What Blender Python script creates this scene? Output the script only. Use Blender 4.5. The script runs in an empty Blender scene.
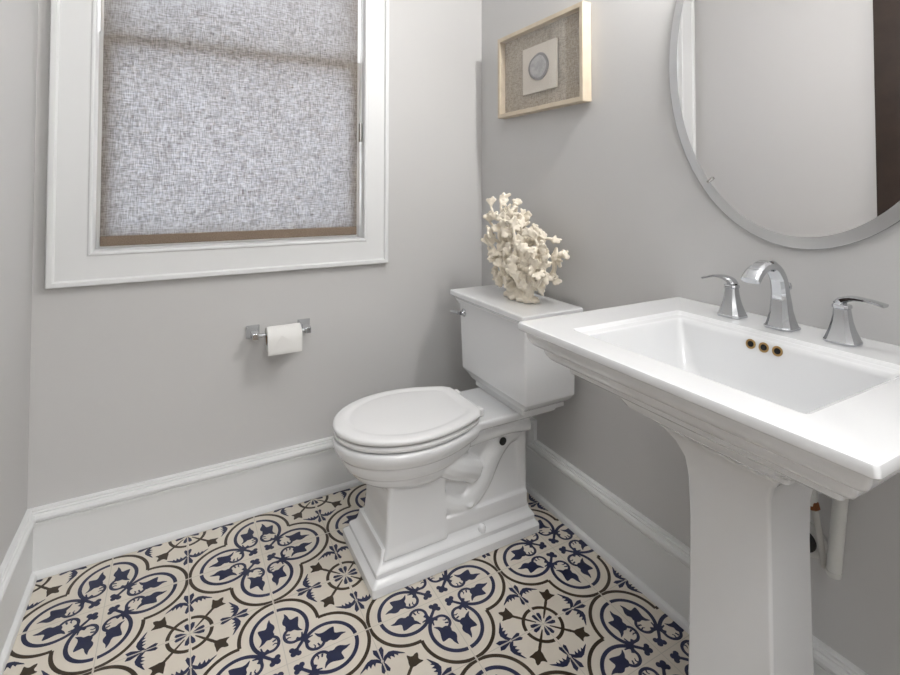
import bpy, bmesh, math, random
from mathutils import Vector, Matrix, noise
PI = math.pi
random.seed(7)
scene = bpy.context.scene
C = scene.collection

# ------------------------------------------------------------------ camera
cam_d = bpy.data.cameras.new('camera'); cam = bpy.data.objects.new('camera', cam_d); C.objects.link(cam)
yaw, pitch, roll = 0.4962, 0.0251, 0.001
fwd = Vector((math.sin(yaw)*math.cos(pitch), math.cos(yaw)*math.cos(pitch), math.sin(pitch)))
rt = Vector((math.cos(yaw), -math.sin(yaw), 0)); up = rt.cross(fwd)
r2 = rt*math.cos(roll)+up*math.sin(roll); u2 = -rt*math.sin(roll)+up*math.cos(roll)
M = Matrix((r2, u2, -fwd)).transposed().to_4x4(); M.translation = Vector((0.1644, -1.6695, 1.1449))
cam.matrix_world = M
cam_d.sensor_width = 36; cam_d.lens = 36*500.1/900
cam_d.shift_y = (173.56-337.5)/900
cam_d.clip_start = 0.02
scene.camera = cam

# ------------------------------------------------------------------ world, light, exposure
w = bpy.data.worlds.new('world'); scene.world = w; w.use_nodes = True
bg = w.node_tree.nodes['Background']; bg.inputs[0].default_value = (0.92, 0.95, 1.0, 1); bg.inputs[1].default_value = 8.0
GLOBE_E = 520.0        # vanity globes
CEIL_FILL_E = 6.5          # added ceiling fill lamp, out of view
HALL_FILL_E = 48.0         # added area light filling the room from the unseen hall (W)
hl = bpy.data.lights.new('hall_fill_light', 'AREA'); hl.shape = 'RECTANGLE'; hl.size = 0.9; hl.size_y = 0.6; hl.energy = HALL_FILL_E
hl.color = (1, 1, 1)
ho = bpy.data.objects.new('hall_fill_light', hl); C.objects.link(ho); ho.location = (0.45, -2.75, 2.5)
vs = scene.view_settings
scene.display_settings.display_device = 'sRGB'
vs.view_transform = 'Standard'; vs.look = 'None'; vs.gamma = 1; vs.exposure = 0.06
vs.use_curve_mapping = False

# ------------------------------------------------------------------ materials
def s2l(c):
    return tuple(((v/255)/12.92 if v/255 <= .04045 else ((v/255+.055)/1.055)**2.4) for v in c)+(1,)
def mat(name, rgb, rough=.5, metal=0, coat=0, bump=None, vary=None, **kw):
    m = bpy.data.materials.new(name); m.use_nodes = True
    nt = m.node_tree; b = nt.nodes['Principled BSDF']
    b.inputs['Base Color'].default_value = s2l(rgb); b.inputs['Roughness'].default_value = rough
    b.inputs['Metallic'].default_value = metal; b.inputs['Coat Weight'].default_value = coat
    b.inputs['Coat Roughness'].default_value = .04
    for k, v in kw.items(): b.inputs[k.replace('_', ' ')].default_value = v
    tc = nt.nodes.new('ShaderNodeTexCoord')
    if vary:
        sc, amt, rgb2 = vary
        n = nt.nodes.new('ShaderNodeTexNoise'); n.inputs['Scale'].default_value = sc; n.inputs['Detail'].default_value = 5
        nt.links.new(tc.outputs['Object'], n.inputs['Vector'])
        mr = nt.nodes.new('ShaderNodeMapRange'); mr.inputs[1].default_value = .35; mr.inputs[2].default_value = .65
        mr.inputs[4].default_value = amt
        nt.links.new(n.outputs['Fac'], mr.inputs[0])
        mx = nt.nodes.new('ShaderNodeMix'); mx.data_type = 'RGBA'
        mx.inputs[6].default_value = s2l(rgb); mx.inputs[7].default_value = s2l(rgb2)
        nt.links.new(mr.outputs[0], mx.inputs[0]); nt.links.new(mx.outputs[2], b.inputs['Base Color'])
    if bump:
        sc, st = bump
        n = nt.nodes.new('ShaderNodeTexNoise'); n.inputs['Scale'].default_value = sc; n.inputs['Detail'].default_value = 4
        nt.links.new(tc.outputs['Object'], n.inputs['Vector'])
        bp = nt.nodes.new('ShaderNodeBump'); bp.inputs['Strength'].default_value = st; bp.inputs['Distance'].default_value = .001
        nt.links.new(n.outputs['Fac'], bp.inputs['Height']); nt.links.new(bp.outputs[0], b.inputs['Normal'])
    return m
wall_m = mat('wall_paint', (205, 204, 203), .6, bump=(350, .15))
trim_m = mat('trim_paint', (230, 231, 231), .42)
ceil_m = mat('ceiling_paint', (232, 233, 234), .8)
porc = mat('porcelain', (233, 234, 235), .12, coat=.6)
seat_m = mat('seat_plastic', (234, 234, 234), .22)
chrome = mat('chrome', (202, 204, 207), .05, 1)
nickel = mat('nickel', (190, 188, 184), .22, 1)
mirror_m = mat('mirror_silver', (242, 241, 241), .0, 1)
mirror_b = mat('mirror_bevel', (222, 222, 222), .38, 1)
edge_m = mat('mirror_edge', (95, 98, 98), .3)
dark_m = mat('dark_wood', (52, 40, 33), .35, vary=(14, .7, (36, 27, 22)))
brass = mat('brass', (190, 156, 104), .35, 1)
black = mat('black_void', (16, 15, 14), .8)
copper = mat('copper', (150, 100, 66), .35, 1)
pvc = mat('white_pipe', (214, 214, 210), .35)
hose = mat('hose_braid', (196, 194, 188), .4)
paper = mat('tissue', (236, 235, 232), .9, bump=(900, .5))
card = mat('cardboard', (150, 120, 90), .9)
maple = mat('pale_wood', (204, 190, 168), .5, vary=(25, .6, (216, 203, 182)))
plaque_m = mat('plaque_paper', (216, 208, 196), .7)
agate_rim = mat('agate_rim', (120, 118, 118), .3)
agate_m = mat('agate', (186, 184, 184), .25, vary=(60, .8, (158, 156, 158)))
cream = mat('tile_cream', (220, 212, 199), .38, vary=(9, .6, (212, 203, 189)))
blue = mat('tile_blue', (24, 30, 62), .38, vary=(120, .6, (31, 38, 73)))
brown = mat('tile_brown', (54, 41, 24), .38, vary=(120, .6, (44, 33, 18)))
grout = mat('grout', (196, 190, 180), .9)
coral_m = mat('coral_resin', (240, 231, 214), .4)
slot_m = mat('screw_slot', (70, 70, 70), .4, 1)

def emit(name, rgb, s):
    m = bpy.data.materials.new(name); m.use_nodes = True; nt = m.node_tree
    b = nt.nodes['Principled BSDF']; b.inputs['Base Color'].default_value = (*rgb, 1)
    b.inputs['Emission Color'].default_value = (*rgb, 1); b.inputs['Emission Strength'].default_value = s
    return m
globe_m = emit('lit_globe', (1, .985, .965), GLOBE_E)
diff_m = emit('fill_glow', (1, 1, 1), CEIL_FILL_E)

def fabric_mat():
    m = bpy.data.materials.new('shade_linen'); m.use_nodes = True; nt = m.node_tree; nt.nodes.clear()
    N = nt.nodes.new; L = nt.links.new
    out = N('ShaderNodeOutputMaterial'); tc = N('ShaderNodeTexCoord')
    def noi(sx, sz, detail=2):
        mp = N('ShaderNodeMapping'); mp.inputs['Scale'].default_value = (sx, 1, sz); L(tc.outputs['Object'], mp.inputs[0])
        n = N('ShaderNodeTexNoise'); n.inputs['Scale'].default_value = 1; n.inputs['Detail'].default_value = detail
        L(mp.outputs[0], n.inputs['Vector']); return n.outputs['Fac']
    a = noi(45, 360); b = noi(360, 45); c = noi(14, 14, 3)
    m1 = N('ShaderNodeMath'); m1.operation = 'ADD'; L(a, m1.inputs[0]); L(b, m1.inputs[1])
    m2 = N('ShaderNodeMath'); m2.operation = 'MULTIPLY_ADD'; L(c, m2.inputs[0]); m2.inputs[1].default_value = .12; L(m1.outputs[0], m2.inputs[2])
    mr = N('ShaderNodeMapRange'); mr.inputs[1].default_value = .66; mr.inputs[2].default_value = 1.34; L(m2.outputs[0], mr.inputs[0])
    tr = N('ShaderNodeBsdfTranslucent')
    mc = N('ShaderNodeMix'); mc.data_type = 'RGBA'; mc.inputs[6].default_value = (.24, .25, .27, 1); mc.inputs[7].default_value = (.62, .64, .67, 1)
    L(mr.outputs[0], mc.inputs[0]); L(mc.outputs[2], tr.inputs[0])
    df = N('ShaderNodeBsdfDiffuse')
    md = N('ShaderNodeMix'); md.data_type = 'RGBA'; md.inputs[6].default_value = s2l((126, 110, 94)); md.inputs[7].default_value = s2l((166, 154, 138))
    L(mr.outputs[0], md.inputs[0]); L(md.outputs[2], df.inputs[0])
    mx = N('ShaderNodeMixShader'); mx.inputs[0].default_value = .5; L(df.outputs[0], mx.inputs[1]); L(tr.outputs[0], mx.inputs[2])
    L(mx.outputs[0], out.inputs[0]); return m
fabric = fabric_mat()
hem_m = mat('hem_linen', (136, 120, 104), .85, vary=(300, .8, (114, 99, 86)))

def linen_mat():
    m = bpy.data.materials.new('backing_linen'); m.use_nodes = True; nt = m.node_tree; b = nt.nodes['Principled BSDF']; b.inputs['Roughness'].default_value = .8
    tc = nt.nodes.new('ShaderNodeTexCoord')
    fs = []
    for sc in ((1, 60, 500), (1, 500, 60)):
        mp = nt.nodes.new('ShaderNodeMapping'); mp.inputs['Scale'].default_value = sc; nt.links.new(tc.outputs['Object'], mp.inputs[0])
        n = nt.nodes.new('ShaderNodeTexNoise'); n.inputs['Scale'].default_value = 1; nt.links.new(mp.outputs[0], n.inputs['Vector']); fs.append(n.outputs['Fac'])
    ad = nt.nodes.new('ShaderNodeMath'); ad.operation = 'ADD'; nt.links.new(fs[0], ad.inputs[0]); nt.links.new(fs[1], ad.inputs[1])
    mr = nt.nodes.new('ShaderNodeMapRange'); mr.inputs[1].default_value = .75; mr.inputs[2].default_value = 1.25; nt.links.new(ad.outputs[0], mr.inputs[0])
    mx = nt.nodes.new('ShaderNodeMix'); mx.data_type = 'RGBA'; mx.inputs[6].default_value = s2l((146, 134, 118)); mx.inputs[7].default_value = s2l((196, 186, 170))
    nt.links.new(mr.outputs[0], mx.inputs[0]); nt.links.new(mx.outputs[2], b.inputs['Base Color']); return m
linen = linen_mat()

def glass_mat():
    m = bpy.data.materials.new('window_glass'); m.use_nodes = True; nt = m.node_tree; nt.nodes.clear()
    o = nt.nodes.new('ShaderNodeOutputMaterial'); t = nt.nodes.new('ShaderNodeBsdfTransparent'); g = nt.nodes.new('ShaderNodeBsdfGlossy')
    g.inputs['Roughness'].default_value = .02; x = nt.nodes.new('ShaderNodeMixShader'); x.inputs[0].default_value = .07
    nt.links.new(t.outputs[0], x.inputs[1]); nt.links.new(g.outputs[0], x.inputs[2]); nt.links.new(x.outputs[0], o.inputs[0]); return m
glass = glass_mat()

# ------------------------------------------------------------------ helpers
def obj(name, bm, m, parent=None, smooth=None, loc=(0, 0, 0)):
    """link a bmesh (world coordinates) as one mesh object whose origin is loc"""
    bmesh.ops.recalc_face_normals(bm, faces=bm.faces[:])
    return obj_raw(name, bm, m, parent, smooth, loc)
def obj_raw(name, bm, m, parent=None, smooth=None, loc=(0, 0, 0)):
    me = bpy.data.meshes.new(name)
    if loc != (0, 0, 0): bmesh.ops.translate(bm, verts=bm.verts[:], vec=-Vector(loc))
    bm.to_mesh(me); bm.free()
    for x in (m if isinstance(m, (list, tuple)) else [m]): me.materials.append(x)
    if smooth is not None:
        me.polygons.foreach_set('use_smooth', [True]*len(me.polygons)); me.set_sharp_from_angle(angle=math.radians(smooth))
    o = bpy.data.objects.new(name, me); C.objects.link(o)
    if smooth is not None and smooth < 100:
        wn = o.modifiers.new('weighted', 'WEIGHTED_NORMAL'); wn.keep_sharp = True; wn.weight = 60
    o.location = loc
    if parent:
        o.parent = parent; o.location = Vector(loc)-wloc(parent)
    return o
def wloc(o):
    v = Vector(o.location)
    while o.parent: o = o.parent; v += o.location
    return v
def tag(o, label=None, cat=None, group=None, kind=None):
    for k, v in (('label', label), ('category', cat), ('group', group), ('kind', kind)):
        if v: o[k] = v
    return o
def thing(name, loc, label, cat, group=None):
    o = bpy.data.objects.new(name, None); o.empty_display_size = .05; C.objects.link(o); o.location = loc
    return tag(o, label, cat, group)
def struct(name, bm, m, smooth=None, parent=None):
    o = obj(name, bm, m, parent, smooth)
    if not parent: o['kind'] = 'structure'
    return o
def box(bm, a, b, bev=0, seg=2):
    x0, y0, z0 = a; x1, y1, z1 = b
    v = [bm.verts.new(p) for p in ((x0,y0,z0),(x1,y0,z0),(x1,y1,z0),(x0,y1,z0),(x0,y0,z1),(x1,y0,z1),(x1,y1,z1),(x0,y1,z1))]
    fs = [bm.faces.new([v[i] for i in f]) for f in ((0,3,2,1),(4,5,6,7),(0,1,5,4),(1,2,6,5),(2,3,7,6),(3,0,4,7))]
    if bev:
        es = list({e for f in fs for e in f.edges})
        bmesh.ops.bevel(bm, geom=es, offset=bev, segments=seg, affect='EDGES', profile=.5)
def nbox(a, b, bev=0, seg=2):
    bm = bmesh.new(); box(bm, a, b, bev, seg); return bm
def loft(bm, rings, cap0=True, cap1=True, closed=True, mi=0):
    vs_ = [[bm.verts.new(p) for p in r] for r in rings]
    n = len(rings[0])
    for a, b in zip(vs_, vs_[1:]):
        for i in range(n if closed else n-1):
            f = bm.faces.new((a[i], a[(i+1) % n], b[(i+1) % n], b[i])); f.material_index = mi
    if cap0: bm.faces.new(vs_[0][::-1]).material_index = mi
    if cap1: bm.faces.new(vs_[-1]).material_index = mi
    return vs_
def rrect(x0, x1, y0, y1, z, r=.006, n=4):
    out = []
    r = min(r, (x1-x0)/2*.999, (y1-y0)/2*.999)
    for cx, cy, a0 in ((x1-r, y1-r, 0), (x0+r, y1-r, PI/2), (x0+r, y0+r, PI), (x1-r, y0+r, 1.5*PI)):
        for k in range(n+1):
            a = a0+PI/2*k/n; out.append((cx+r*math.cos(a), cy+r*math.sin(a), z))
    return out
def frames(pts):
    pts = [Vector(p) for p in pts]; T = []
    for i in range(len(pts)):
        a = pts[max(i-1, 0)]; b = pts[min(i+1, len(pts)-1)]; T.append((b-a).normalized())
    u = T[0].orthogonal().normalized(); out = []
    for p, t in zip(pts, T):
        u = (u-t*u.dot(t)).normalized(); out.append((p, t, u, t.cross(u)))
    return out
def tube(bm, pts, rad, n=12, flat=1.0, up=None, mi=0):
    """round or flattened tube through the points; rad is one radius or one per point"""
    fr = frames(pts)
    rad = rad if isinstance(rad, (list, tuple)) else [rad]*len(pts)
    rings = []
    for (p, t, u, v), r in zip(fr, rad):
        if up is not None:
            u = Vector(up); u = (u-t*u.dot(t)).normalized(); v = t.cross(u)
        rings.append([p+u*(r*flat*math.cos(2*PI*k/n))+v*(r*math.sin(2*PI*k/n)) for k in range(n)])
    loft(bm, rings, mi=mi)
def bez(p, n=16):
    """Catmull-Rom through points"""
    p = [Vector(x) for x in p]; q = [p[0]*2-p[1]]+p+[p[-1]*2-p[-2]]; out = []
    for i in range(1, len(q)-2):
        for k in range(n):
            t = k/n; a, b, c, d = q[i-1], q[i], q[i+1], q[i+2]
            out.append(.5*((2*b)+(c-a)*t+(2*a-5*b+4*c-d)*t*t+(3*b-a-3*c+d)*t**3))
    out.append(p[-1]); return out
def lathe(bm, prof, axis, origin, n=32, mi=0, cap0=True, cap1=True):
    """prof = (radius, distance along axis)"""
    ax = Vector(axis).normalized(); u = ax.orthogonal().normalized(); v = ax.cross(u); o = Vector(origin)
    loft(bm, [[o+ax*h+(u*math.cos(2*PI*k/n)+v*math.sin(2*PI*k/n))*max(r, 1e-5) for k in range(n)] for r, h in prof], cap0, cap1, mi=mi)
def extrude_profile(bm, prof, path, out_dir, closed=False):
    pass

# ------------------------------------------------------------------ room shell
XL, XR, YB, YF, ZC = -.216, 1.357, .235, -1.95, 2.62
T_ = .2032
# floor: cement tiles with printed quatrefoils and medallions, laid as inlays of three glazes on grout
def circ(cx, cy, r, a0=0, a1=360, n=24):
    return [(cx+r*math.cos(math.radians(a0+(a1-a0)*k/n)), cy+r*math.sin(math.radians(a0+(a1-a0)*k/n))) for k in range(n+1)]
def stroke(pts, wd, taper=None):
    """list of convex quads along a polyline"""
    L_, R_ = [], []; n = len(pts)
    for i, (x, y) in enumerate(pts):
        x0, y0 = pts[max(i-1, 0)]; x1, y1 = pts[min(i+1, n-1)]
        dx, dy = x1-x0, y1-y0; l = math.hypot(dx, dy) or 1
        ww = wd/2*(taper(i/(n-1)) if taper else 1)
        L_.append((x-dy/l*ww, y+dx/l*ww)); R_.append((x+dy/l*ww, y-dx/l*ww))
    return [[L_[i], L_[i+1], R_[i+1], R_[i]] for i in range(n-1)]
def smooth2(p, n=6):
    return [(v.x, v.y) for v in bez([(a, b, 0) for a, b in p], n)]
def mirror_d(polys): return [[(b, a) for a, b in p][::-1] for p in polys]
BR, BL = [], []          # brown and blue polygons in a unit tile, quatrefoil centre at (0,0), medallion centre at (1,1)
cr, rr = .509, .474
aend = math.degrees(math.atan2(.474, .474-cr))
_o = stroke(circ(cr, 0, rr, 1.2, aend, 26), .045); BR += _o+mirror_d(_o)
half = []
half += stroke(circ(.5, 0, .335, 3, 134, 26), .048)
# scroll and its barbs
sc_ = smooth2([(.262, .24), (.19, .262), (.115, .262), (.06, .295), (.034, .355), (.045, .42), (.095, .47)])
sc_m = [(b, a) for a, b in sc_]
def lobe_b():
    P = []
    P += stroke(sc_, .038)
    P += stroke([(.045, .335), (.085, .35), (.11, .335)], .022, lambda t: 1-.5*t)
    P += stroke([(.06, .40), (.105, .385)], .026, lambda t: 1-.3*t)
    # tulip with its petals opening away from the scroll
    P.append(smooth2([(.075, .455), (.12, .428), (.165, .432), (.20, .402), (.262, .380), (.232, .425), (.222, .47), (.232, .52), (.245, .57), (.245, .615),
                      (.20, .612), (.16, .605), (.138, .63), (.125, .68), (.092, .735), (.085, .68), (.052, .62), (.05, .57), (.075, .53), (.066, .49)], 3))
    return P
half += mirror_d(lobe_b())
half += stroke([(.30, .165), (.262, .215), (.262, .24)], .036)
half += stroke([(.355, .245), (.29, .235), (.25, .25)], .036, lambda t: .5+.5*t)
# trefoil bud pointing to the quatrefoil centre
half += stroke([(.25, .245), (.19, .185), (.13, .13)], .034)
half.append(circ(.092, .092, .037, n=10)[:-1]); half.append(circ(.152, .082, .034, n=10)[:-1]); half.append(circ(.125, .125, .038, n=8)[:-1])
half.append(circ(.262, .245, .045, n=8)[:-1])
BL += half+mirror_d(half)
# medallion
def m_(P): return [[(1-a, 1-b) for a, b in p] for p in P]
BR += m_(stroke(circ(0, 0, .25, 4, 86, 18), .045))
BR += m_(stroke([(.06, .06), (.12, .12), (.25, .25)], .040, lambda t: .35+.65*t))
BR += m_([smooth2([(.222, .242), (.242, .222), (.290, .262), (.325, .262), (.37, .272), (.435, .282), (.405, .315), (.395, .345), (.410, .375), (.412, .412),
               (.375, .410), (.345, .395), (.315, .405), (.282, .435), (.272, .37), (.262, .325), (.262, .290)], 3)])
mh = [[(.03, .008), (.15, .010), (.172, .03), (.155, .062), (.10, .052)]]
# bow of two petals and a serrated leaf beside each tile edge
mh += [[(.50, .007), (.37, .007), (.345, .035), (.375, .055), (.44, .035)], [(.51, .007), (.665, .010), (.69, .055), (.635, .065), (.56, .035)]]
mh += [[(.475, .015), (.525, .015), (.56, .05), (.52, .075)], [(.52, .06), (.555, .045), (.585, .11), (.515, .12)],
       [(.515, .115), (.585, .11), (.57, .17), (.52, .165)], [(.52, .16), (.57, .165), (.535, .215), (.505, .205)],
       [(.505, .20), (.54, .205), (.49, .27), (.468, .285)],
       [(.52, .07), (.53, .11), (.475, .10)], [(.515, .12), (.53, .16), (.475, .15)], [(.52, .165), (.52, .205), (.48, .195)]]
BL += m_(mh)+mirror_d(m_(mh))

fl = bmesh.new()
box(fl, (XL, YF, -.05), (XR, YB, -.0005))
for f in fl.faces: f.material_index = 0
for ti in range(-2, 7):
    for tj in range(-2, 11):
        qx = ti if ti % 2 == 0 else ti+1; qy = tj if tj % 2 == 0 else tj+1
        sx = 1 if qx == ti else -1; sy = 1 if qy == tj else -1
        def P(a, b, z): return ((qx+sx*a)*T_, -(qy+sy*b)*T_, z)
        g = .0045
        fl.faces.new([fl.verts.new(P(a, b, 0)) for a, b in ((g, g), (1-g, g), (1-g, 1-g), (g, 1-g))]).material_index = 1
        z = .00005
        for k, (polys, mi) in enumerate(((BR, 2), (BL, 3))):
            for p in polys:
                z += .0000015
                try: fl.faces.new([fl.verts.new(P(min(max(a, g), 1-g), min(max(b, g), 1-g), z)) for a, b in p]).material_index = mi
                except ValueError: pass
for co, no in (((XL, 0, 0), (-1, 0, 0)), ((XR, 0, 0), (1, 0, 0)), ((0, YB, 0), (0, 1, 0)), ((0, YF, 0), (0, -1, 0))):
    bmesh.ops.bisect_plane(fl, geom=fl.verts[:]+fl.edges[:]+fl.faces[:], plane_co=co, plane_no=no, clear_outer=True, dist=1e-6)
for f in fl.faces:
    f.normal_update()
    if f.material_index and f.normal.z < 0: f.normal_flip()
fo = obj_raw('floor', fl, [grout, cream, brown, blue]); fo['kind'] = 'structure'

# window opening
WX0, WX1, WZ0, WZ1 = -.069, .803, .940, 2.16
bm = bmesh.new()
box(bm, (XL-.1, YB, -.05), (WX0-.012, YB+.14, ZC)); box(bm, (WX1+.012, YB, -.05), (XR+.1, YB+.14, ZC))
box(bm, (WX0-.012, YB, -.05), (WX1+.012, YB+.14, WZ0-.012)); box(bm, (WX0-.012, YB, WZ1+.012), (WX1+.012, YB+.14, ZC))
struct('wall_back', bm, wall_m)
struct('wall_left', nbox((XL-.1, YF-1.4, -.05), (XL, YB, ZC)), wall_m)
struct('wall_right', nbox((XR, YF-1.4, -.05), (XR+.1, YB, ZC)), wall_m)
struct('ceiling', nbox((XL-.1, YF-1.4, ZC), (XR+.1, YB+.14, ZC+.1)), ceil_m)
bm = bmesh.new()      # front wall with the doorway the camera stands before
DX0, DX1 = -.06, .70
box(bm, (XL, YF-.12, 0), (DX0, YF, ZC)); box(bm, (DX1, YF-.12, 0), (XR, YF, ZC)); box(bm, (DX0, YF-.12, 2.05), (DX1, YF, ZC))
struct('wall_front', bm, wall_m)
struct('floor_hall', nbox((XL, YF-1.4, -.05), (XR, YF, 0)), mat('hall_wood', (120, 104, 88), .4, vary=(6, .6, (100, 86, 72))))
struct('wall_hall', nbox((XL-.1, YF-1.5, -.05), (XR+.1, YF-1.4, ZC)), wall_m)
bm = bmesh.new()
for a, b in (((DX0-.09, YF, 0), (DX0, YF+.018, 2.14)), ((DX1, YF, 0), (DX1+.09, YF+.018, 2.14)), ((DX0, YF, 2.05), (DX1, YF+.018, 2.14))):
    box(bm, a, b, .003)
struct('trim_1', bm, trim_m)

# door leaf, dark stained, folded open flat along the left wall
d1 = bmesh.new()
dx = XL+.012
box(d1, (dx, -1.44, .012), (dx+.036, -.655, 2.03), .002)
door = struct('door_1', d1, dark_m)
bm = bmesh.new()
for z0, z1 in ((.25, .85), (1.05, 1.85)):
    box(bm, (dx+.030, -1.31, z0), (dx+.040, -.785, z1), .006)
struct('door_panel', bm, dark_m, parent=door)
bm = bmesh.new(); tube(bm, [(dx+.036, -.72, .98), (dx+.075, -.72, .98)], .010); tube(bm, [(dx+.07, -.72, .98), (dx+.07, -.83, .98)], .009)
lathe(bm, [(.028, 0), (.028, .006), (.012, .01)], (1, 0, 0), (dx+.036, -.72, .98))
struct('door_handle', bm, nickel, 40, parent=door)

# ---- baseboards: profile (out, z)
BP = [(0, 0), (.032, 0), (.032, .008), (.029, .014), (.024, .017), (.018, .018), (.018, .148), (.0215, .150), (.0215, .157), (.019, .159),
      (.0255, .164), (.0265, .172), (.0235, .179), (.0175, .182), (.0175, .186), (.0135, .188), (.0135, .193), (.010, .195), (0, .195)]
def base_run(bm, p0, p1, nrm, m0=0, m1=0, prof=BP):
    """profile swept from p0 to p1 along a wall; nrm points into the room; m = mitre (+1 shortens inside corner)"""
    p0, p1, nrm = Vector(p0), Vector(p1), Vector(nrm); t = (p1-p0).normalized()
    rings = []
    for p, m, s in ((p0, m0, 1), (p1, m1, -1)):
        rings.append([p+nrm*o+t*(s*m*o)+Vector((0, 0, z)) for o, z in prof])
    loft(bm, rings)
bm = bmesh.new(); base_run(bm, (XL, YB, 0), (XR, YB, 0), (0, -1, 0), 1, 1); struct('baseboard_back', bm, trim_m, 30)
bm = bmesh.new(); base_run(bm, (XL, YF, 0), (XL, YB, 0), (1, 0, 0), 0, 1); struct('baseboard_left', bm, trim_m, 30)
bm = bmesh.new()
# the cap steps up behind the toilet
SY = -.148; H = .072
lat = lambda z: SY-(max(z, .148)-.188)
loft(bm, [[(XR-o, YF, z) for o, z in BP], [(XR-o, lat(z), z) for o, z in BP]])
cap = [(0, .148), (.018, .148)]+[(o, z) for o, z in BP if z > .148]
loft(bm, [[(XR-o, lat(z), z) for o, z in cap], [(XR-o, lat(z), z+H) for o, z in cap]])
hi = [(o, z if z < .14 else z+H) for o, z in BP]
loft(bm, [[(XR-o, lat(z-H) if z > .14 else lat(.148), z) for o, z in hi], [(XR-o, YB-.033, z) for o, z in hi]])
struct('baseboard_right', bm, trim_m, 30)
bm = bmesh.new()
base_run(bm, (DX1+.09, YF, 0), (XR, YF, 0), (0, 1, 0), 0, 0)
struct('baseboard_front', bm, trim_m, 30)

# ---- window_1: casing, jamb, sashes, panes
win = bpy.data.objects.new('window_1', None); C.objects.link(win); win.location = ((WX0+WX1)/2, YB, WZ0); win['kind'] = 'structure'
# casing profile: (distance from the opening outwards, proud of wall)
CP = [(0, 0), (0, .017), (.004, .021), (.009, .021), (.012, .018), (.014, .0165), (.092, .0175), (.094, .020), (.097, .026), (.104, .0275), (.111, .026), (.114, .020), (.114, 0)]
bm = bmesh.new()
rings = []
for sx, sz in ((-1, -1), (1, -1), (1, 1), (-1, 1)):
    cx = WX0 if sx < 0 else WX1; cz = WZ0 if sz < 0 else WZ1
    rings.append([(cx+sx*(d if sx < 0 else d*.885), YB-h, cz+sz*d*.9) for d, h in CP])
v = [[bm.verts.new(p) for p in r] for r in rings]
for i in range(4):
    a, b = v[i], v[(i+1) % 4]
    for k in range(len(CP)-1): bm.faces.new((a[k], a[k+1], b[k+1], b[k]))
obj('casing', bm, trim_m, win, 30)
bm = bmesh.new(); jd = YB+.138; t = .012
box(bm, (WX0-t, YB, WZ0-t), (WX0, jd, WZ1+t)); box(bm, (WX1, YB, WZ0-t), (WX1+t, jd, WZ1+t))
box(bm, (WX0, YB, WZ0-t), (WX1, jd, WZ0)); box(bm, (WX0, YB, WZ1), (WX1, jd, WZ1+t))
obj('jamb', bm, trim_m, win)
def sash(z0, z1, y0, nm):
    bm = bmesh.new(); s = .042; e = .0005
    box(bm, (WX0+e, y0, z0), (WX0+s, y0+.03, z1)); box(bm, (WX1-s, y0, z0), (WX1-e, y0+.03, z1))
    box(bm, (WX0+s, y0, z0), (WX1-s, y0+.03, z0+.042)); box(bm, (WX0+s, y0, z1-.042), (WX1-s, y0+.03, z1))
    so = obj('sash', bm, trim_m, win)
    bm = bmesh.new(); box(bm, (WX0+s-.004, y0+.013, z0+.036), (WX1-s+.004, y0+.017, z1-.036))
    obj('pane', bm, glass, so)
sash(WZ0+.002, 1.645, YB+.048, 'lower'); sash(1.603, WZ1-.002, YB+.080, 'upper')
bm = bmesh.new(); tube(bm, [(WX0+.43, YB+.060, 1.642), (WX0+.43, YB+.060, 1.655)], .008)
obj('sash_lock', bm, nickel, win, 40)

# ------------------------------------------------------------------ roller shade
sh = thing('roller_shade', ((WX0+WX1)/2, YB+.03, .952), 'beige grey linen roller shade pulled down inside the window', 'window shade')
sx0, sx1 = WX0+.014, WX1-.016; sy = YB+.026
bm = bmesh.new(); box(bm, (sx0, sy, .975), (sx1, sy+.0008, 2.12)); obj('fabric', bm, fabric, sh)
bm = bmesh.new(); box(bm, (sx0, sy-.004, .952), (sx1, sy+.006, .984), .003); obj('hem_bar', bm, hem_m, sh)
tag(sh.children[-1], 'darker brown bottom hem of the shade')
bm = bmesh.new(); tube(bm, [(sx0-.006, sy+.004, 2.125), (sx1+.006, sy+.004, 2.125)], .022, 20); obj('roller', bm, hem_m, sh, 40)
bm = bmesh.new(); tube(bm, [(WX1-.008, YB+.008, 2.12), (WX1-.008, YB+.008, 1.39)], .0016, 6)
tube(bm, [(WX1-.004, YB+.016, 2.12), (WX1-.004, YB+.016, 1.39)], .0016, 6); obj('pull_cord', bm, pvc, sh, 40)
bm = bmesh.new(); box(bm, (WX1-.012, YB+.002, 1.320), (WX1-.0005, YB+.022, 1.395), .003); obj('cord_tensioner', bm, nickel, sh, 40)
tag(sh.children[-1], 'grey clip that holds the cord loop')

# ------------------------------------------------------------------ toilet
TY = -.195
to = thing('toilet', (.95, TY, 0), 'white two-piece toilet with closed lid and stepped rectangular base', 'toilet')
def yr(x0, x1, hw, z, r=.006, n=4, cy=TY): return rrect(x0, x1, cy-hw, cy+hw, z, r, n)
# base plinth: crisp stepped mouldings
bm = bmesh.new(); R = []
BY = TY+.010
for z, i, r in ((0, .004, .006), (.003, 0, .008), (.026, 0, .008), (.031, .004, .008), (.036, .012, .008), (.040, .016, .007), (.052, .016, .007),
                (.056, .019, .007), (.062, .028, .006), (.068, .034, .006), (.078, .038, .006), (.10, .042, .006)):
    R.append(yr(.648+i, 1.230-i*.5, .146-i, z, r, cy=BY))
loft(bm, R); obj('base', bm, porc, to, 35)
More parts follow.
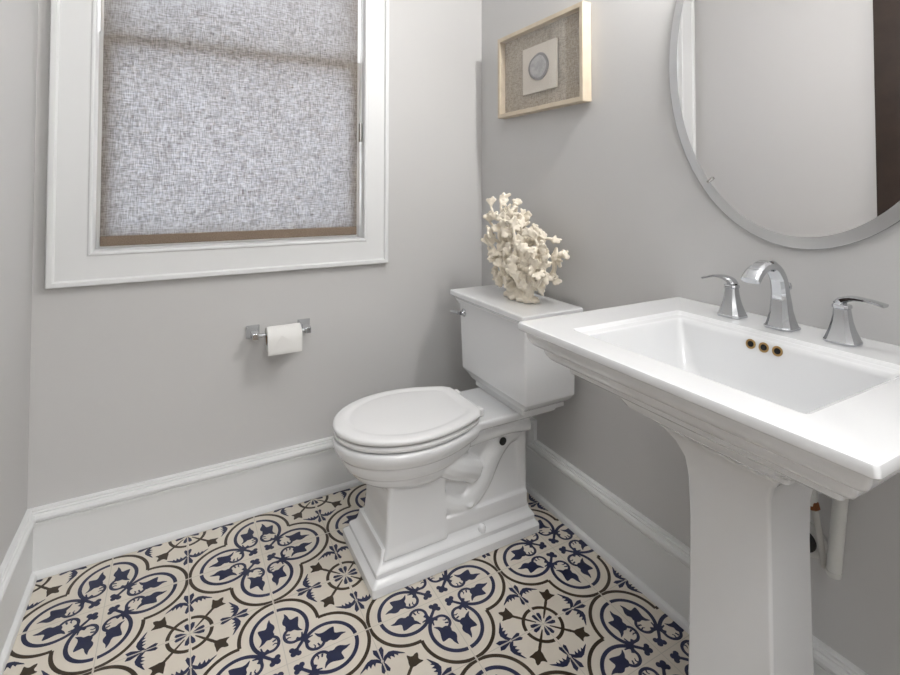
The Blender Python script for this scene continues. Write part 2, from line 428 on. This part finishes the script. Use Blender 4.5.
# bowl body
def egg(z, ins=0, cx=.805, a=.228, b=.177, back=1.022, wb=.112, N=40, f=1.0):
    pts = []
    bb = b-ins; aa = a-ins
    for k in range(N+1):
        th = PI/2+PI*k/N
        pts.append((cx+aa*math.cos(th), TY+bb*math.sin(th), z))
    m = 10
    side = []
    for k in range(1, m+1):
        s = k/m; x = cx+(back-ins-cx)*s; y = bb-(bb-(wb-ins))*s**1.9; side.append((x, y))
    rc = .03
    side[-1] = (side[-1][0]-.002, side[-1][1]-.012); side.append((back-ins, side[-1][1]-.02))
    pts += [(x, TY-y, z) for x, y in side]
    pts += [(x, TY+y, z) for x, y in side[::-1]]
    return pts
bm = bmesh.new()
R = []
for z, ins, sh_ in ((.392, .006, 0), (.389, .001, 0), (.380, -.002, 0), (.368, 0, 0), (.356, .005, 0), (.347, .012, 0), (.341, .020, 0), (.334, .021, 0), (.320, .024, .002),
                   (.306, .030, .004), (.298, .038, .006), (.292, .040, .007), (.276, .048, .012), (.262, .060, .02), (.255, .072, .024), (.246, .080, .03), (.230, .104, .04), (.215, .125, .05)):
    R.append([(x+sh_, y, z) for x, y, z in egg(z, ins)])
loft(bm, R)
# column under the bowl
loft(bm, [yr(a, b, h, z, .008) for z, a, b, h in ((.07, .690, .90, .108), (.10, .700, .90, .102), (.16, .706, .90, .098), (.22, .708, .90, .096), (.27, .715, .90, .095))])
# rear body and deck
loft(bm, [yr(a, b, h, z, .010) for z, a, b, h in ((.07, .88, 1.208, .100), (.12, .88, 1.206, .088), (.20, .88, 1.205, .080), (.30, .88, 1.205, .076), (.33, .90, 1.208, .078), (.36, .93, 1.225, .09), (.372, .96, 1.30, .112), (.378, .96, 1.315, .122), (.395, .96, 1.318, .124), (.401, .96, 1.314, .120))])
# front corner pilasters of rear body
for s in (-1, 1):
    # trapway: a bulging S-tube from the bowl outlet over the weir and down to the outlet
    pts = bez([(.84, TY+s*.042, .24), (.90, TY+s*.050, .165), (.97, TY+s*.052, .14), (1.03, TY+s*.052, .185), (1.08, TY+s*.050, .265), (1.13, TY+s*.050, .315), (1.18, TY+s*.045, .325)], 8)
    tube(bm, pts, .048, 18)
    loft(bm, [rrect(.84, 1.208, TY-.1 if s < 0 else TY+.02, TY-.02 if s < 0 else TY+.1, z, .008) for z in (.08, .125)])
    tube(bm, bez([(.84, TY+s*.075, .33), (.92, TY+s*.085, .28), (.98, TY+s*.07, .25), (1.01, TY+s*.06, .23)], 6), .045, 14)
    tube(bm, [(.985, TY+s*.07, .120), (.982, TY+s*.098, .150)], .015, 12)
    tube(bm, bez([(.99, TY+s*.07, .33), (1.06, TY+s*.088, .345), (1.14, TY+s*.092, .35), (1.215, TY+s*.092, .34)], 6), .022, 12)
    loft(bm, [rrect(1.180, 1.212, TY-.088 if s < 0 else TY+.05, TY-.05 if s < 0 else TY+.088, z, .008) for z in (.08, .35)])
bo = obj('bowl', bm, porc, to, 180)
rm = bo.modifiers.new('fuse', 'REMESH'); rm.mode = 'VOXEL'; rm.voxel_size = .0032; rm.use_smooth_shade = True
sm = bo.modifiers.new('soften', 'SMOOTH'); sm.factor = .5; sm.iterations = 9
# bolt caps, and the small access plug on the side of the rear body
for s in (-1, 1):
    bm = bmesh.new(); lathe(bm, [(.014, 0), (.014, .010), (.011, .017), (.004, .020)], (0, 0, 1), (1.02, TY+s*.110+.004, .055), 20)
    o = obj('bolt_cap', bm, porc, to, 50)
bm = bmesh.new(); lathe(bm, [(.013, 0), (.013, .002), (.009, .003)], (0, -1, 0), (1.105, TY-.101, .312), 20)
o = obj('trap_plug', bm, slot_m, to, 50); tag(o, 'dark round mounting hole on the side')
# seat ring and lid
def plate(z0, z1, ins, dome=0, pan=False):
    bm = bmesh.new(); h = z1-z0
    rr_ = [egg(z0, ins+.006), egg(z0+.002, ins+.002), egg(z0+h*.35, ins), egg(z0+h*.65, ins), egg(z1-h*.15, ins+.003), egg(z1, ins+.009)]
    if pan:
        def sc(z, k): return [(.815+(x-.815)*k, TY+(y-TY)*k, z) for x, y, _ in egg(z, ins)]
        rr_ += [sc(z1+.0008, .88), sc(z1+.0004, .84), sc(z1-.0016, .80), sc(z1-.0016, .77), sc(z1+.0004, .70), sc(z1+.0018, .5), sc(z1+.0026, .2)]
    loft(bm, rr_); return bm
obj('seat', plate(.3955, .4125, .002), seat_m, to, 40)
obj('lid', plate(.4165, .4345, -.002, pan=True), seat_m, to, 50)
bm = bmesh.new()
for s in (-1, 1):
    box(bm, (1.002, TY+s*.075-.016, .40), (1.042, TY+s*.075+.016, .428), .007, 3)
tube(bm, [(1.028, TY-.085, .417), (1.028, TY+.085, .417)], .008, 12)
obj('hinge', bm, seat_m, to, 50)
# tank
TC = -.197
bm = bmesh.new()
def tr_(x0, x1, hw, z, r=.008): return rrect(x0, x1, TC-hw, TC+hw, z, r, 4)
loft(bm, [tr_(1.150, 1.325, .150, .402), tr_(1.150, 1.325, .150, .418), tr_(1.142, 1.330, .166, .424), tr_(1.136, 1.323, .185, .440), tr_(1.124, 1.325, .199, .455),
          tr_(1.123, 1.325, .201, .459), tr_(1.123, 1.325, .201, .463), tr_(1.118, 1.325, .204, .60), tr_(1.115, 1.325, .207, .692), tr_(1.115, 1.325, .207, .70)])
obj('tank', bm, porc, to, 30)
bm = bmesh.new()
loft(bm, [tr_(1.118, 1.325, .205, .698, .006), tr_(1.110, 1.328, .212, .699, .006), tr_(1.110, 1.328, .212, .706, .006), tr_(1.104, 1.329, .217, .709, .006), tr_(1.104, 1.329, .217, .715, .006),
          tr_(1.099, 1.330, .222, .719, .006), tr_(1.092, 1.332, .229, .727, .006), tr_(1.087, 1.333, .234, .730, .006), tr_(1.087, 1.333, .234, .744, .006), tr_(1.089, 1.332, .232, .7465, .006), tr_(1.100, 1.325, .222, .7475, .006)])
obj('tank_lid', bm, porc, to, 30)
bm = bmesh.new()
ly = TC+.172; lz = .668
lathe(bm, [(.015, 0), (.015, .004), (.010, .008), (.008, .018)], (-1, 0, 0), (1.117, ly, lz), 24)
tube(bm, bez([(1.100, ly, lz), (1.094, ly+.012, lz), (1.092, ly+.03, lz-.001), (1.090, ly+.052, lz-.003)], 5), [.0075]*6+[.006]*5+[.0055]*5, 12)
o = obj('flush_lever', bm, chrome, to, 50); tag(o, 'chrome flush lever')

# ------------------------------------------------------------------ coral sculpture
def coral():
    rnd = random.Random(5); bm = bmesh.new()
    base = Vector((1.225, -.235, .7485)); X0 = 1.225
    for k in range(9):
        a = 2*PI*k/9+rnd.uniform(-.2, .2); L = rnd.uniform(.062, .078)
        e = base+Vector((math.cos(a)*L*.6, math.sin(a)*L*1.15, .002))
        tube(bm, bez([e, base+Vector((math.cos(a)*L*.33, math.sin(a)*L*.7, .010)), base+Vector((0, 0, .03)), base+Vector((0, 0, .05))], 4), [.014]*5+[.018]*4+[.018]*4, 8)
    env = [(-.29, .79), (-.36, .80), (-.40, .85), (-.415, .91), (-.385, .955), (-.33, .99), (-.29, 1.035), (-.24, 1.03), (-.175, 1.075), (-.13, 1.125), (-.105, 1.06), (-.095, 1.01), (-.08, .96), (-.065, .90), (-.08, .84), (-.13, .79)]
    def inside(y, z):
        c = False; j = len(env)-1
        for i in range(len(env)):
            (a, b), (d, e) = env[i], env[j]
            if (b > z) != (e > z) and y < (d-a)*(z-b)/(e-b)+a: c = not c
            j = i
        return c
    att = []
    while len(att) < 330:
        y, z = rnd.uniform(-.48, -.02), rnd.uniform(.77, 1.12)
        x = X0+rnd.uniform(-.065, .06)
        if inside(y, z): att.append(Vector((x, y, z)))
    nodes = [base+Vector((0, 0, .02)), base+Vector((-.01, .045, .02)), base+Vector((0, -.045, .02))]; par = [-1, -1, -1]; step = .016
    for it in range(60):
        pull = {}
        for a in att:
            k = min(range(len(nodes)), key=lambda q: (nodes[q]-a).length_squared)
            if (nodes[k]-a).length < .25: pull.setdefault(k, []).append((a-nodes[k]).normalized())
        if not pull: break
        for k, ds in pull.items():
            d = sum(ds, Vector())+Vector((rnd.uniform(-.3, .3), rnd.uniform(-.3, .3), rnd.uniform(-.2, .3)))
            if d.length < 1e-4: continue
            nodes.append(nodes[k]+d.normalized()*step); par.append(k)
        att = [a for a in att if min((n-a).length for n in nodes) > .020]
    kids = [[] for _ in nodes]
    for i, p in enumerate(par):
        if p >= 0: kids[p].append(i)
    wgt = [0]*len(nodes)
    for i in range(len(nodes)-1, -1, -1): wgt[i] = (sum(wgt[k] for k in kids[i]) or 1)
    rad = [.0048*min(wgt[i], 30)**.36 for i in range(len(nodes))]
    for i, p in enumerate(par):
        if p >= 0: tube(bm, [nodes[p], (nodes[p]+nodes[i])/2, nodes[i]], [rad[p] if rad[p] < rad[i]*1.5 else rad[i]*1.5, rad[i]*1.1, rad[i]], 8)
    view = Vector((-.70, -.66, .2)).normalized()
    def lobe(p, d, nrm, L):
        side = d.cross(nrm).normalized(); k = rnd.choice((3, 4, 4, 5))
        for i in range(k):
            a = (i/(k-1)-.5)*rnd.uniform(1.7, 2.6)
            dd = (d*math.cos(a)+side*math.sin(a)+nrm*rnd.uniform(-.3, .3)).normalized(); l = L*rnd.uniform(.7, 1.15)*(1-.2*abs(a))
            q = p+dd*l
            tube(bm, [p-d*.004, p+dd*l*.5, q, q+dd*.003], [L*.34, L*.33, L*.27, L*.10], 7, flat=.5, up=nrm)
    for i, p in enumerate(par):
        if p < 0: continue
        d = (nodes[i]-nodes[p]).normalized()
        nrm = (view+Vector((rnd.uniform(-.8, .8), rnd.uniform(-.8, .8), rnd.uniform(-.5, .5)))).normalized()
        if not kids[i]: lobe(nodes[i], d, nrm, rnd.uniform(.021, .031))
        elif rnd.random() < .5 and wgt[i] < 60:
            dn = (d.cross(nrm)*rnd.choice((-1, 1))+d*.6+nrm*rnd.uniform(-.3, .8)).normalized()
            lobe(nodes[i]+dn*.006, dn, nrm, rnd.uniform(.016, .026))
    for v in bm.verts:
        if v.co.x > 1.335: v.co.x = 1.335
        if v.co.z < .7485: v.co.z = .7485
    return bm
co = obj('coral_sculpture', coral(), coral_m, None, 180, loc=(1.225, -.235, .7485))
tag(co, 'cream white branching coral sculpture on the toilet tank lid', 'sculpture')
rm = co.modifiers.new('fuse', 'REMESH'); rm.mode = 'VOXEL'; rm.voxel_size = .0021; rm.use_smooth_shade = True
sm = co.modifiers.new('soften', 'SMOOTH'); sm.factor = .5; sm.iterations = 2

# ------------------------------------------------------------------ pedestal sink
SC = -1.086; SX0 = .824; SZ = .847; SH = .326
si = thing('pedestal_sink', (1.13, SC, 0), 'white rectangular porcelain pedestal sink beside the toilet', 'sink')
bm = bmesh.new()
def sr(ix, iy, z, r=.006, xb=XR-.001): return rrect(SX0+ix, xb, SC-SH+iy, SC+SH-iy, z, r, 4)
def ar(x0, x1, y0, y1, z, r): return rrect(x0, x1, y0, y1, z, r, 4)
BX0, BX1, BY0, BY1 = .908, 1.207, -1.293, -.884
rings = [
    ar(.995, 1.150, SC-.10, SC+.10, .700, .03), ar(.965, 1.166, SC-.14, SC+.14, .702, .04), ar(.945, 1.176, -1.25, -.93, .712, .04), ar(.925, 1.19, -1.275, -.905, .75, .03),
    ar(BX0+.004, BX1-.006, BY0+.004, BY1-.004, .825, .012), ar(BX0+.001, BX1-.001, BY0+.001, BY1-.001, .834, .010), ar(BX0-.003, BX1+.003, BY0-.003, BY1+.003, .8365, .010),
    ar(BX0-.011, BX1+.014, BY0-.011, BY1+.014, .8375, .010), ar(BX0-.013, BX1+.017, BY0-.013, BY1+.017, .8395, .010), ar(BX0-.015, BX1+.020, BY0-.015, BY1+.020, .8445, .010), ar(BX0-.018, BX1+.023, BY0-.018, BY1+.023, .846, .010),
    sr(.007, .007, .846), sr(.002, .002, .8445), sr(0, 0, .840), sr(0, 0, .832), sr(.002, .002, .829), sr(.007, .007, .827), sr(.012, .011, .826),
    sr(.014, .013, .822), sr(.0155, .0145, .814), sr(.019, .018, .806), sr(.025, .023, .799), sr(.033, .030, .794), sr(.042, .038, .791), sr(.043, .039, .785),
    sr(.047, .042, .777), sr(.053, .047, .770), sr(.062, .055, .764), sr(.074, .064, .760), sr(.084, .072, .758), sr(.086, .074, .744), sr(.092, .080, .739),
    ar(.935, 1.335, SC-.225, SC+.225, .730, .02), ar(.965, 1.320, SC-.195, SC+.195, .712, .03), ar(.985, 1.300, SC-.165, SC+.165, .698, .03), ar(.995, 1.290, SC-.150, SC+.150, .690, .02), ar(1.0, 1.28, SC-.14, SC+.14, .688, .02)]
loft(bm, rings, cap0=True, cap1=True)
obj('basin', bm, porc, si, 38)
bm = bmesh.new()
loft(bm, [rrect(a, b, SC-h, SC+h, z, r, 4) for z, a, b, h, r in (
    (0, 1.0, 1.262, .135, .008), (.03, 1.0, 1.262, .135, .008), (.035, 1.012, 1.25, .123, .008), (.05, 1.02, 1.242, .113, .008), (.065, 1.04, 1.222, .094, .008), (.09, 1.052, 1.205, .084, .010), (.14, 1.056, 1.196, .083, .006),
    (.3, 1.060, 1.192, .080, .006), (.5, 1.062, 1.192, .078, .006), (.57, 1.060, 1.195, .079, .006), (.61, 1.053, 1.208, .083, .007), (.64, 1.040, 1.225, .096, .007), (.66, 1.026, 1.24, .112, .007), (.672, 1.012, 1.255, .128, .010), (.680, 1.0, 1.27, .140, .008), (.6875, 1.0, 1.27, .142, .008))])
obj('pedestal', bm, porc, si, 38)
# overflow holes on the back slope of the bowl
import mathutils
def slope_x(z): return BX1-.006+(z-.825)*(BX1-.006-1.19)/(.825-.75)
for y_ in (-1.054, -1.080, -1.106):
    z = .822; x = slope_x(z); n = Vector((-.97, 0, .22)).normalized()
    bm = bmesh.new(); lathe(bm, [(.0098, .0), (.0098, .0016), (.0072, .0016), (.0070, .0004)], n, (x-.0008, y_, z), 20, cap1=True)
    for f in bm.faces: f.material_index = 0
    o = obj('overflow_ring', bm, brass, si, 40)
    b2 = bmesh.new(); lathe(b2, [(.0058, .0), (.0058, .0018)], n, (x-.0008, y_, z), 20); obj('overflow_hole', b2, black, o)
bm = bmesh.new(); lathe(bm, [(.028, 0), (.028, .003), (.020, .004), (.018, .002)], (0, 0, 1), (1.07, SC, .7005), 28); o = obj('drain', bm, chrome, si, 40); tag(o, 'chrome drain')

# ------------------------------------------------------------------ faucet
FX, FY = 1.287, -1.068
fa = thing('faucet', (FX, FY, SZ), 'polished chrome widespread faucet with two lever handles on the sink ledge', 'faucet')
def sq(cx, cy, hx, hy, z, c=.35, tilt=None):
    """chamfered square ring"""
    k = c
    p = [(hx, -hy*(1-k)), (hx, hy*(1-k)), (hx*(1-k), hy), (-hx*(1-k), hy), (-hx, hy*(1-k)), (-hx, -hy*(1-k)), (-hx*(1-k), -hy), (hx*(1-k), -hy)]
    return [(cx+a, cy+b, z) for a, b in p]
def handle(y, s):
    bm = bmesh.new()
    loft(bm, [sq(FX, y, h, h, SZ+z) for z, h in ((.0, .026), (.004, .026), (.006, .0245), (.012, .0225), (.025, .018), (.040, .0145), (.055, .0125), (.064, .0118), (.066, .0135), (.070, .0135), (.072, .0125))])
    o = obj('handle', bm, chrome, fa, 25)
    bm = bmesh.new()
    z0 = SZ+.072
    pts = bez([(FX, y-s*.004, z0-.001), (FX, y+s*.002, z0+.008), (FX, y+s*.018, z0+.014), (FX, y+s*.040, z0+.0145), (FX, y+s*.058, z0+(.008 if s > 0 else .012)), (FX, y+s*.068, z0+(.005 if s > 0 else .010))], 6)
    n = len(pts); ws = [(.012 if i < 6 else .012-.002*math.sin((i-6)/(n-6)*PI)) for i in range(n)]; hs = [.0085-.0055*min(1, i/(n*.55)) for i in range(n)]
    rings = []
    for i, p in enumerate(pts):
        a = pts[max(i-1, 0)]; b = pts[min(i+1, n-1)]; t = (b-a).normalized(); xx = Vector((1, 0, 0)); vv = t.cross(xx)
        w_, h_ = ws[i], hs[i]
        rings.append([p+xx*(w_*ca)+vv*(h_*sa) for ca, sa in ((1, -.5), (1, .5), (.7, 1), (-.7, 1), (-1, .5), (-1, -.5), (-.7, -1), (.7, -1))])
    loft(bm, rings); obj('lever', bm, chrome, o, 40)
handle(-.960, 1); handle(-1.178, -1)
bm = bmesh.new()
path = [Vector(p) for p in ((0, 0, 0), (0, 0, .004))]
cl = bez([(FX, FY, SZ+.006), (FX-.001, FY, SZ+.035), (FX-.003, FY, SZ+.070), (FX-.011, FY, SZ+.105), (FX-.034, FY, SZ+.130), (FX-.064, FY, SZ+.134), (FX-.092, FY, SZ+.124), (FX-.110, FY, SZ+.108)], 8)
n = len(cl); rings = [[Vector(p) for p in sq(FX, FY, .028, .028, SZ)], [Vector(p) for p in sq(FX, FY, .028, .028, SZ+.004)]]
def lerp(x, tb):
    for (a, b), (c, d) in zip(tb, tb[1:]):
        if x <= c: return b+(d-b)*(x-a)/(c-a)
    return tb[-1][1]
for i, p in enumerate(cl):
    t0 = (cl[min(i+1, n-1)]-cl[max(i-1, 0)]).normalized(); yy = Vector((0, 1, 0)); nn = yy.cross(t0)
    u = i/(n-1)
    wy = lerp(u, ((0, .0255), (.06, .022), (.15, .0185), (.3, .0150), (.6, .0140), (.85, .0165), (1, .018)))
    wx = lerp(u, ((0, .0255), (.06, .022), (.15, .0175), (.3, .0135), (.6, .0105), (.85, .0095), (1, .008)))
    rings.append([p+nn*(wx*a)+yy*(wy*b) for a, b in ((1, -.6), (1, .6), (.6, 1), (-.6, 1), (-1, .6), (-1, -.6), (-.6, -1), (.6, -1))])
loft(bm, rings); obj('spout', bm, chrome, fa, 28)
bm = bmesh.new(); tube(bm, [(FX+.026, FY, SZ), (FX+.026, FY, SZ+.078)], .0028, 10); lathe(bm, [(.003, 0), (.0065, .004), (.0075, .010), (.005, .016), (.001, .017)], (0, 0, 1), (FX+.026, FY, SZ+.076), 16)
obj('lift_rod', bm, chrome, fa, 50)

# ------------------------------------------------------------------ plumbing below the sink
dp = thing('drain_pipe', (1.312, -1.16, .36), 'white vertical waste pipe below the right side of the sink', 'pipe')
bm = bmesh.new(); tube(bm, [(1.312, -1.168, .686), (1.312, -1.165, .60), (1.312, -1.150, .44), (1.312, -1.145, .385)], .0125, 20); obj('pipe', bm, pvc, dp, 50)
bm = bmesh.new(); lathe(bm, [(.0135, 0), (.0135, .004), (.012, .010), (.006, .014)], (0, 0, -1), (1.312, -1.145, .387), 20); obj('end_cap', bm, pvc, dp, 50)
bm = bmesh.new(); tube(bm, [(1.324, -1.165, .60), (XR, -1.165, .60)], .008, 14); obj('bracket', bm, pvc, dp, 50)
sv = thing('supply_valve', (XR, -1.08, .40), 'white shutoff valve with a copper nut behind the sink pedestal', 'valve')
bm = bmesh.new(); lathe(bm, [(.036, 0), (.036, .004), (.030, .012), (.012, .016)], (-1, 0, 0), (XR, -1.078, .395), 28); obj('escutcheon', bm, pvc, sv, 50)
bm = bmesh.new(); lathe(bm, [(.022, .0), (.022, .004), (.020, .0045)], (-1, 0, 0), (XR-.0135, -1.078, .395), 24); o = obj('stub_pipe', bm, slot_m, sv, 50); tag(o, 'dark metal collar')
bm = bmesh.new(); tube(bm, [(1.322, -1.100, .490), (1.322, -1.104, .550)], .012, 16); lathe(bm, [(.008, 0), (.017, .005), (.017, .014), (.008, .018)], (0, -1, 0), (1.322, -1.092, .522), 8)
tube(bm, [(1.322, -1.102, .52), (XR, -1.102, .52)], .009, 12)
obj('valve_body', bm, pvc, sv, 40)
bm = bmesh.new(); lathe(bm, [(.0095, 0), (.0105, .002), (.0105, .014), (.008, .016)], (0, -.25, -1), (1.322, -1.104, .496), 6); o = obj('nut', bm, copper, sv, 20); tag(o, 'copper coloured nut')
bm = bmesh.new(); tube(bm, bez([(1.322, -1.108, .481), (1.322, -1.113, .45), (1.322, -1.119, .41), (1.324, -1.123, .375)], 6), .0065, 12); obj('supply_hose', bm, hose, sv, 50)

# ------------------------------------------------------------------ mirror
MROT = .45
MY, MZ, MA, MB = -1.075, 1.470, .321, .460
mi_ = thing('oval_mirror', (XR, MY, MZ), 'large oval wall mirror with a satin grey rim above the sink', 'mirror')
def ell(x, ins, n=128): return [(x, MY+(MA-ins)*math.cos(2*PI*k/n), MZ+(MB-ins)*math.sin(2*PI*k/n)) for k in range(n)]
bm = bmesh.new(); loft(bm, [ell(XR-.001, .03), ell(XR-.006, .004), ell(XR-.0065, .0), ell(XR-.0105, .0)], cap1=False)
obj('backing', bm, edge_m, mi_, 30)
bm = bmesh.new()
f = bm.faces.new([bm.verts.new(p) for p in ell(XR-.0125, .026)])
g_ = obj('glass', bm, mirror_m, mi_)
bm = bmesh.new(); loft(bm, [ell(XR-.0106, .0005), ell(XR-.0112, .003), ell(XR-.0125, .026)], False, False); obj('bevel', bm, mirror_b, g_, 60)
mi_.rotation_euler.z = math.radians(MROT)
for yy, zz in ((-.872, 1.160),):
    for s in (1, -1):
        y_ = MY+s*(yy-MY); bm = bmesh.new(); a = Vector((0, y_-MY, (zz-MZ)*.55)).normalized()
        c = Vector((XR, y_, zz))
        tube(bm, [c+a*.006+Vector((-.001, 0, 0)), c+a*.006+Vector((-.014, 0, 0)), c-a*.010+Vector((-.015, 0, 0))], .0035, 8); obj('clip', bm, nickel, mi_, 50)

# ------------------------------------------------------------------ shadow box artwork
PY0, PY1, PZ0, PZ1 = -.449, .047, 1.424, 1.752; PX = XR-.040
ar_ = thing('framed_artwork', (XR, (PY0+PY1)/2, PZ0), 'pale wood shadow box frame with an oval stone slice on linen', 'picture')
bm = bmesh.new(); fw = .016
prof = [(0, XR-.002), (0, PX+.001), (.001, PX), (fw-.001, PX), (fw, PX+.001), (fw, XR-.004)]
v = []
for sy_, sz_ in ((-1, -1), (1, -1), (1, 1), (-1, 1)):
    cy_ = PY0 if sy_ < 0 else PY1; cz_ = PZ0 if sz_ < 0 else PZ1
    v.append([bm.verts.new((x, cy_-sy_*d, cz_-sz_*d)) for d, x in prof])
for i in range(4):
    a, b = v[i], v[(i+1) % 4]
    for k in range(len(prof)): bm.faces.new((a[k], a[(k+1) % len(prof)], b[(k+1) % len(prof)], b[k]))
obj('frame', bm, maple, ar_)
o = obj('backing', nbox((XR-.012, PY0+fw, PZ0+fw), (XR-.004, PY1-fw, PZ1-fw)), linen, ar_); tag(o, 'taupe woven linen backing')
obj('glass', nbox((PX+.004, PY0+fw-.001, PZ0+fw-.001), (PX+.006, PY1-fw+.001, PZ1-fw+.001)), glass, ar_)
py = (PY0+PY1)/2-.004; pz = (PZ0+PZ1)/2-.004
pq = obj('plaque', nbox((XR-.026, py-.098, pz-.088), (XR-.018, py+.098, pz+.088), .001), plaque_m, ar_); tag(pq, 'cream square mount')
obj('spacer', nbox((XR-.018, py-.05, pz-.04), (XR-.012, py+.05, pz+.04)), plaque_m, pq)
def blob(x, r, k=1.0, n=48):
    return [(x, py+r*1.12*k*math.cos(2*PI*i/n)*(1+.04*math.sin(2*2*PI*i/n+1)), pz+.004+r*math.sin(2*PI*i/n)*(1+.05*math.cos(3*2*PI*i/n))) for i in range(n)]
bm = bmesh.new(); loft(bm, [blob(XR-.026, .050), blob(XR-.0295, .050), blob(XR-.030, .048)]); st = obj('stone_slice', bm, agate_rim, pq, 40); tag(st, 'grey oval stone slice with darker rim')
bm = bmesh.new(); loft(bm, [blob(XR-.030, .041), blob(XR-.0304, .041), blob(XR-.0306, .040)]); obj('stone_face', bm, agate_m, st, 40)

# ------------------------------------------------------------------ toilet paper holder and roll
hx0, hx1, hz, hy = .400, .577, .629, .168
hd = thing('paper_holder', ((hx0+hx1)/2, YB, hz), 'chrome two-post toilet paper holder on the wall under the window', 'toilet paper holder')
for hx in (hx0, hx1):
    bm = bmesh.new()
    def q4(y, h, dz=0): return [(hx-h, y, hz-h+dz), (hx+h, y, hz-h+dz), (hx+h, y, hz+h+dz), (hx-h, y, hz+h+dz)]
    loft(bm, [q4(YB, .0225), q4(YB-.006, .0225), q4(YB-.008, .021), q4(YB-.016, .0155), q4(YB-.032, .0115), q4(hy+.011, .0105), q4(hy-.010, .0105), q4(hy-.012, .009)])
    bmesh.ops.bevel(bm, geom=bm.edges[:], offset=.0008, segments=1, affect='EDGES')
    obj('post', bm, chrome, hd, 25)
bm = bmesh.new(); tube(bm, [(hx0, hy, hz), (hx1, hy, hz)], .007, 16); obj('bar', bm, chrome, hd, 50)
RX0, RX1, RR = .436, .551, .040
ry, rz = hy, hz-.0145
rl = thing('toilet_paper_roll', ((RX0+RX1)/2, ry, rz), 'white toilet paper roll with a folded end hanging on the chrome holder', 'toilet paper')
bm = bmesh.new(); n = 48
def rg(x, r): return [(x, ry+r*math.cos(2*PI*k/n), rz+r*math.sin(2*PI*k/n)) for k in range(n)]
loft(bm, [rg(RX0+.001, .0215), rg(RX0, .023), rg(RX0, RR-.002), rg(RX0+.002, RR), rg(RX1-.002, RR), rg(RX1, RR-.002), rg(RX1, .023), rg(RX1-.001, .0215)], False, False)
obj('roll', bm, paper, rl, 40)
bm = bmesh.new(); loft(bm, [rg(RX0+.0015, .0215), rg(RX1-.0015, .0215)], False, False); loft(bm, [rg(RX0+.0015, .0205), rg(RX1-.0015, .0205)], False, False); o = obj('core', bm, card, rl, 40); tag(o, 'brown cardboard core')
# loose sheet: wraps over the top front and hangs, its corner folded into a triangle
bm = bmesh.new(); prof = []
for k in range(13):
    a = math.radians(80+100*k/12); prof.append((ry+(RR+.0012)*math.cos(a), rz+(RR+.0012)*math.sin(a)))
prof += [(ry-RR-.0022, rz-.015), (ry-RR-.0018, rz-.035), (ry-RR+.001, rz-.047)]
loft(bm, [[(RX0+.001, y_, z_) for y_, z_ in prof]+[(RX0+.001, y_+.0008, z_) for y_, z_ in prof[::-1]], [(RX1-.001, y_, z_) for y_, z_ in prof]+[(RX1-.001, y_+.0008, z_) for y_, z_ in prof[::-1]]])
obj('loose_sheet', bm, paper, rl, 40)
bm = bmesh.new()
yf = ry-RR-.0032
tri = [(RX0+.045, rz+.018), (RX1-.004, rz-.028), (RX0+.004, rz-.042)]
a = [bm.verts.new((x, yf, z)) for x, z in tri]; b = [bm.verts.new((x, yf+.0008, z)) for x, z in tri]
bm.faces.new(a); bm.faces.new(b[::-1])
for i in range(3): bm.faces.new((a[i], b[i], b[(i+1) % 3], a[(i+1) % 3]))
obj('folded_corner', bm, paper, rl)

# ------------------------------------------------------------------ lamps out of view: wall lamp inferred from shadows, ceiling fill added
vl = thing('vanity_light', (XR, SC, 2.04), 'two-globe nickel wall lamp over the oval mirror', 'wall lamp')
obj('backplate', nbox((XR-.022, SC-.13, 2.03), (XR, SC+.13, 2.09), .004), nickel, vl)
for dy in (-.07, .07):
    bm = bmesh.new(); tube(bm, bez([(XR-.02, SC+dy, 2.06), (XR-.07, SC+dy, 2.075), (XR-.10, SC+dy, 2.06)], 5), .008, 10); a = obj('arm', bm, nickel, vl, 50)
    bm = bmesh.new(); bmesh.ops.create_uvsphere(bm, u_segments=24, v_segments=16, radius=.034, matrix=Matrix.Translation((XR-.10, SC+dy, 2.02))); obj('globe', bm, globe_m, a, 60)
    bm = bmesh.new(); lathe(bm, [(.006, -.054), (.024, -.049), (.031, -.037), (.030, -.036), (.023, -.045), (.006, -.049)], (0, 0, 1), (XR-.10, SC+dy, 2.02), 28); obj('light_block_cup', bm, nickel, a, 60)  # cup added below the globe to keep its light off the sink
cl_ = thing('ceiling_fill_light', (.5, -.95, ZC), 'round white fill lamp added on the unseen ceiling', 'fill light')  # invented fixture, added only to brighten the room
bm = bmesh.new(); lathe(bm, [(.19, 0), (.19, .02), (.17, .03)], (0, 0, -1), (.5, -.95, ZC), 40); obj('rim', bm, nickel, cl_, 40)
bm = bmesh.new(); lathe(bm, [(.165, .028), (.16, .05), (.12, .07), (.05, .082), (.005, .085)], (0, 0, -1), (.5, -.95, ZC), 40); obj('fill_diffuser', bm, diff_m, cl_, 40)
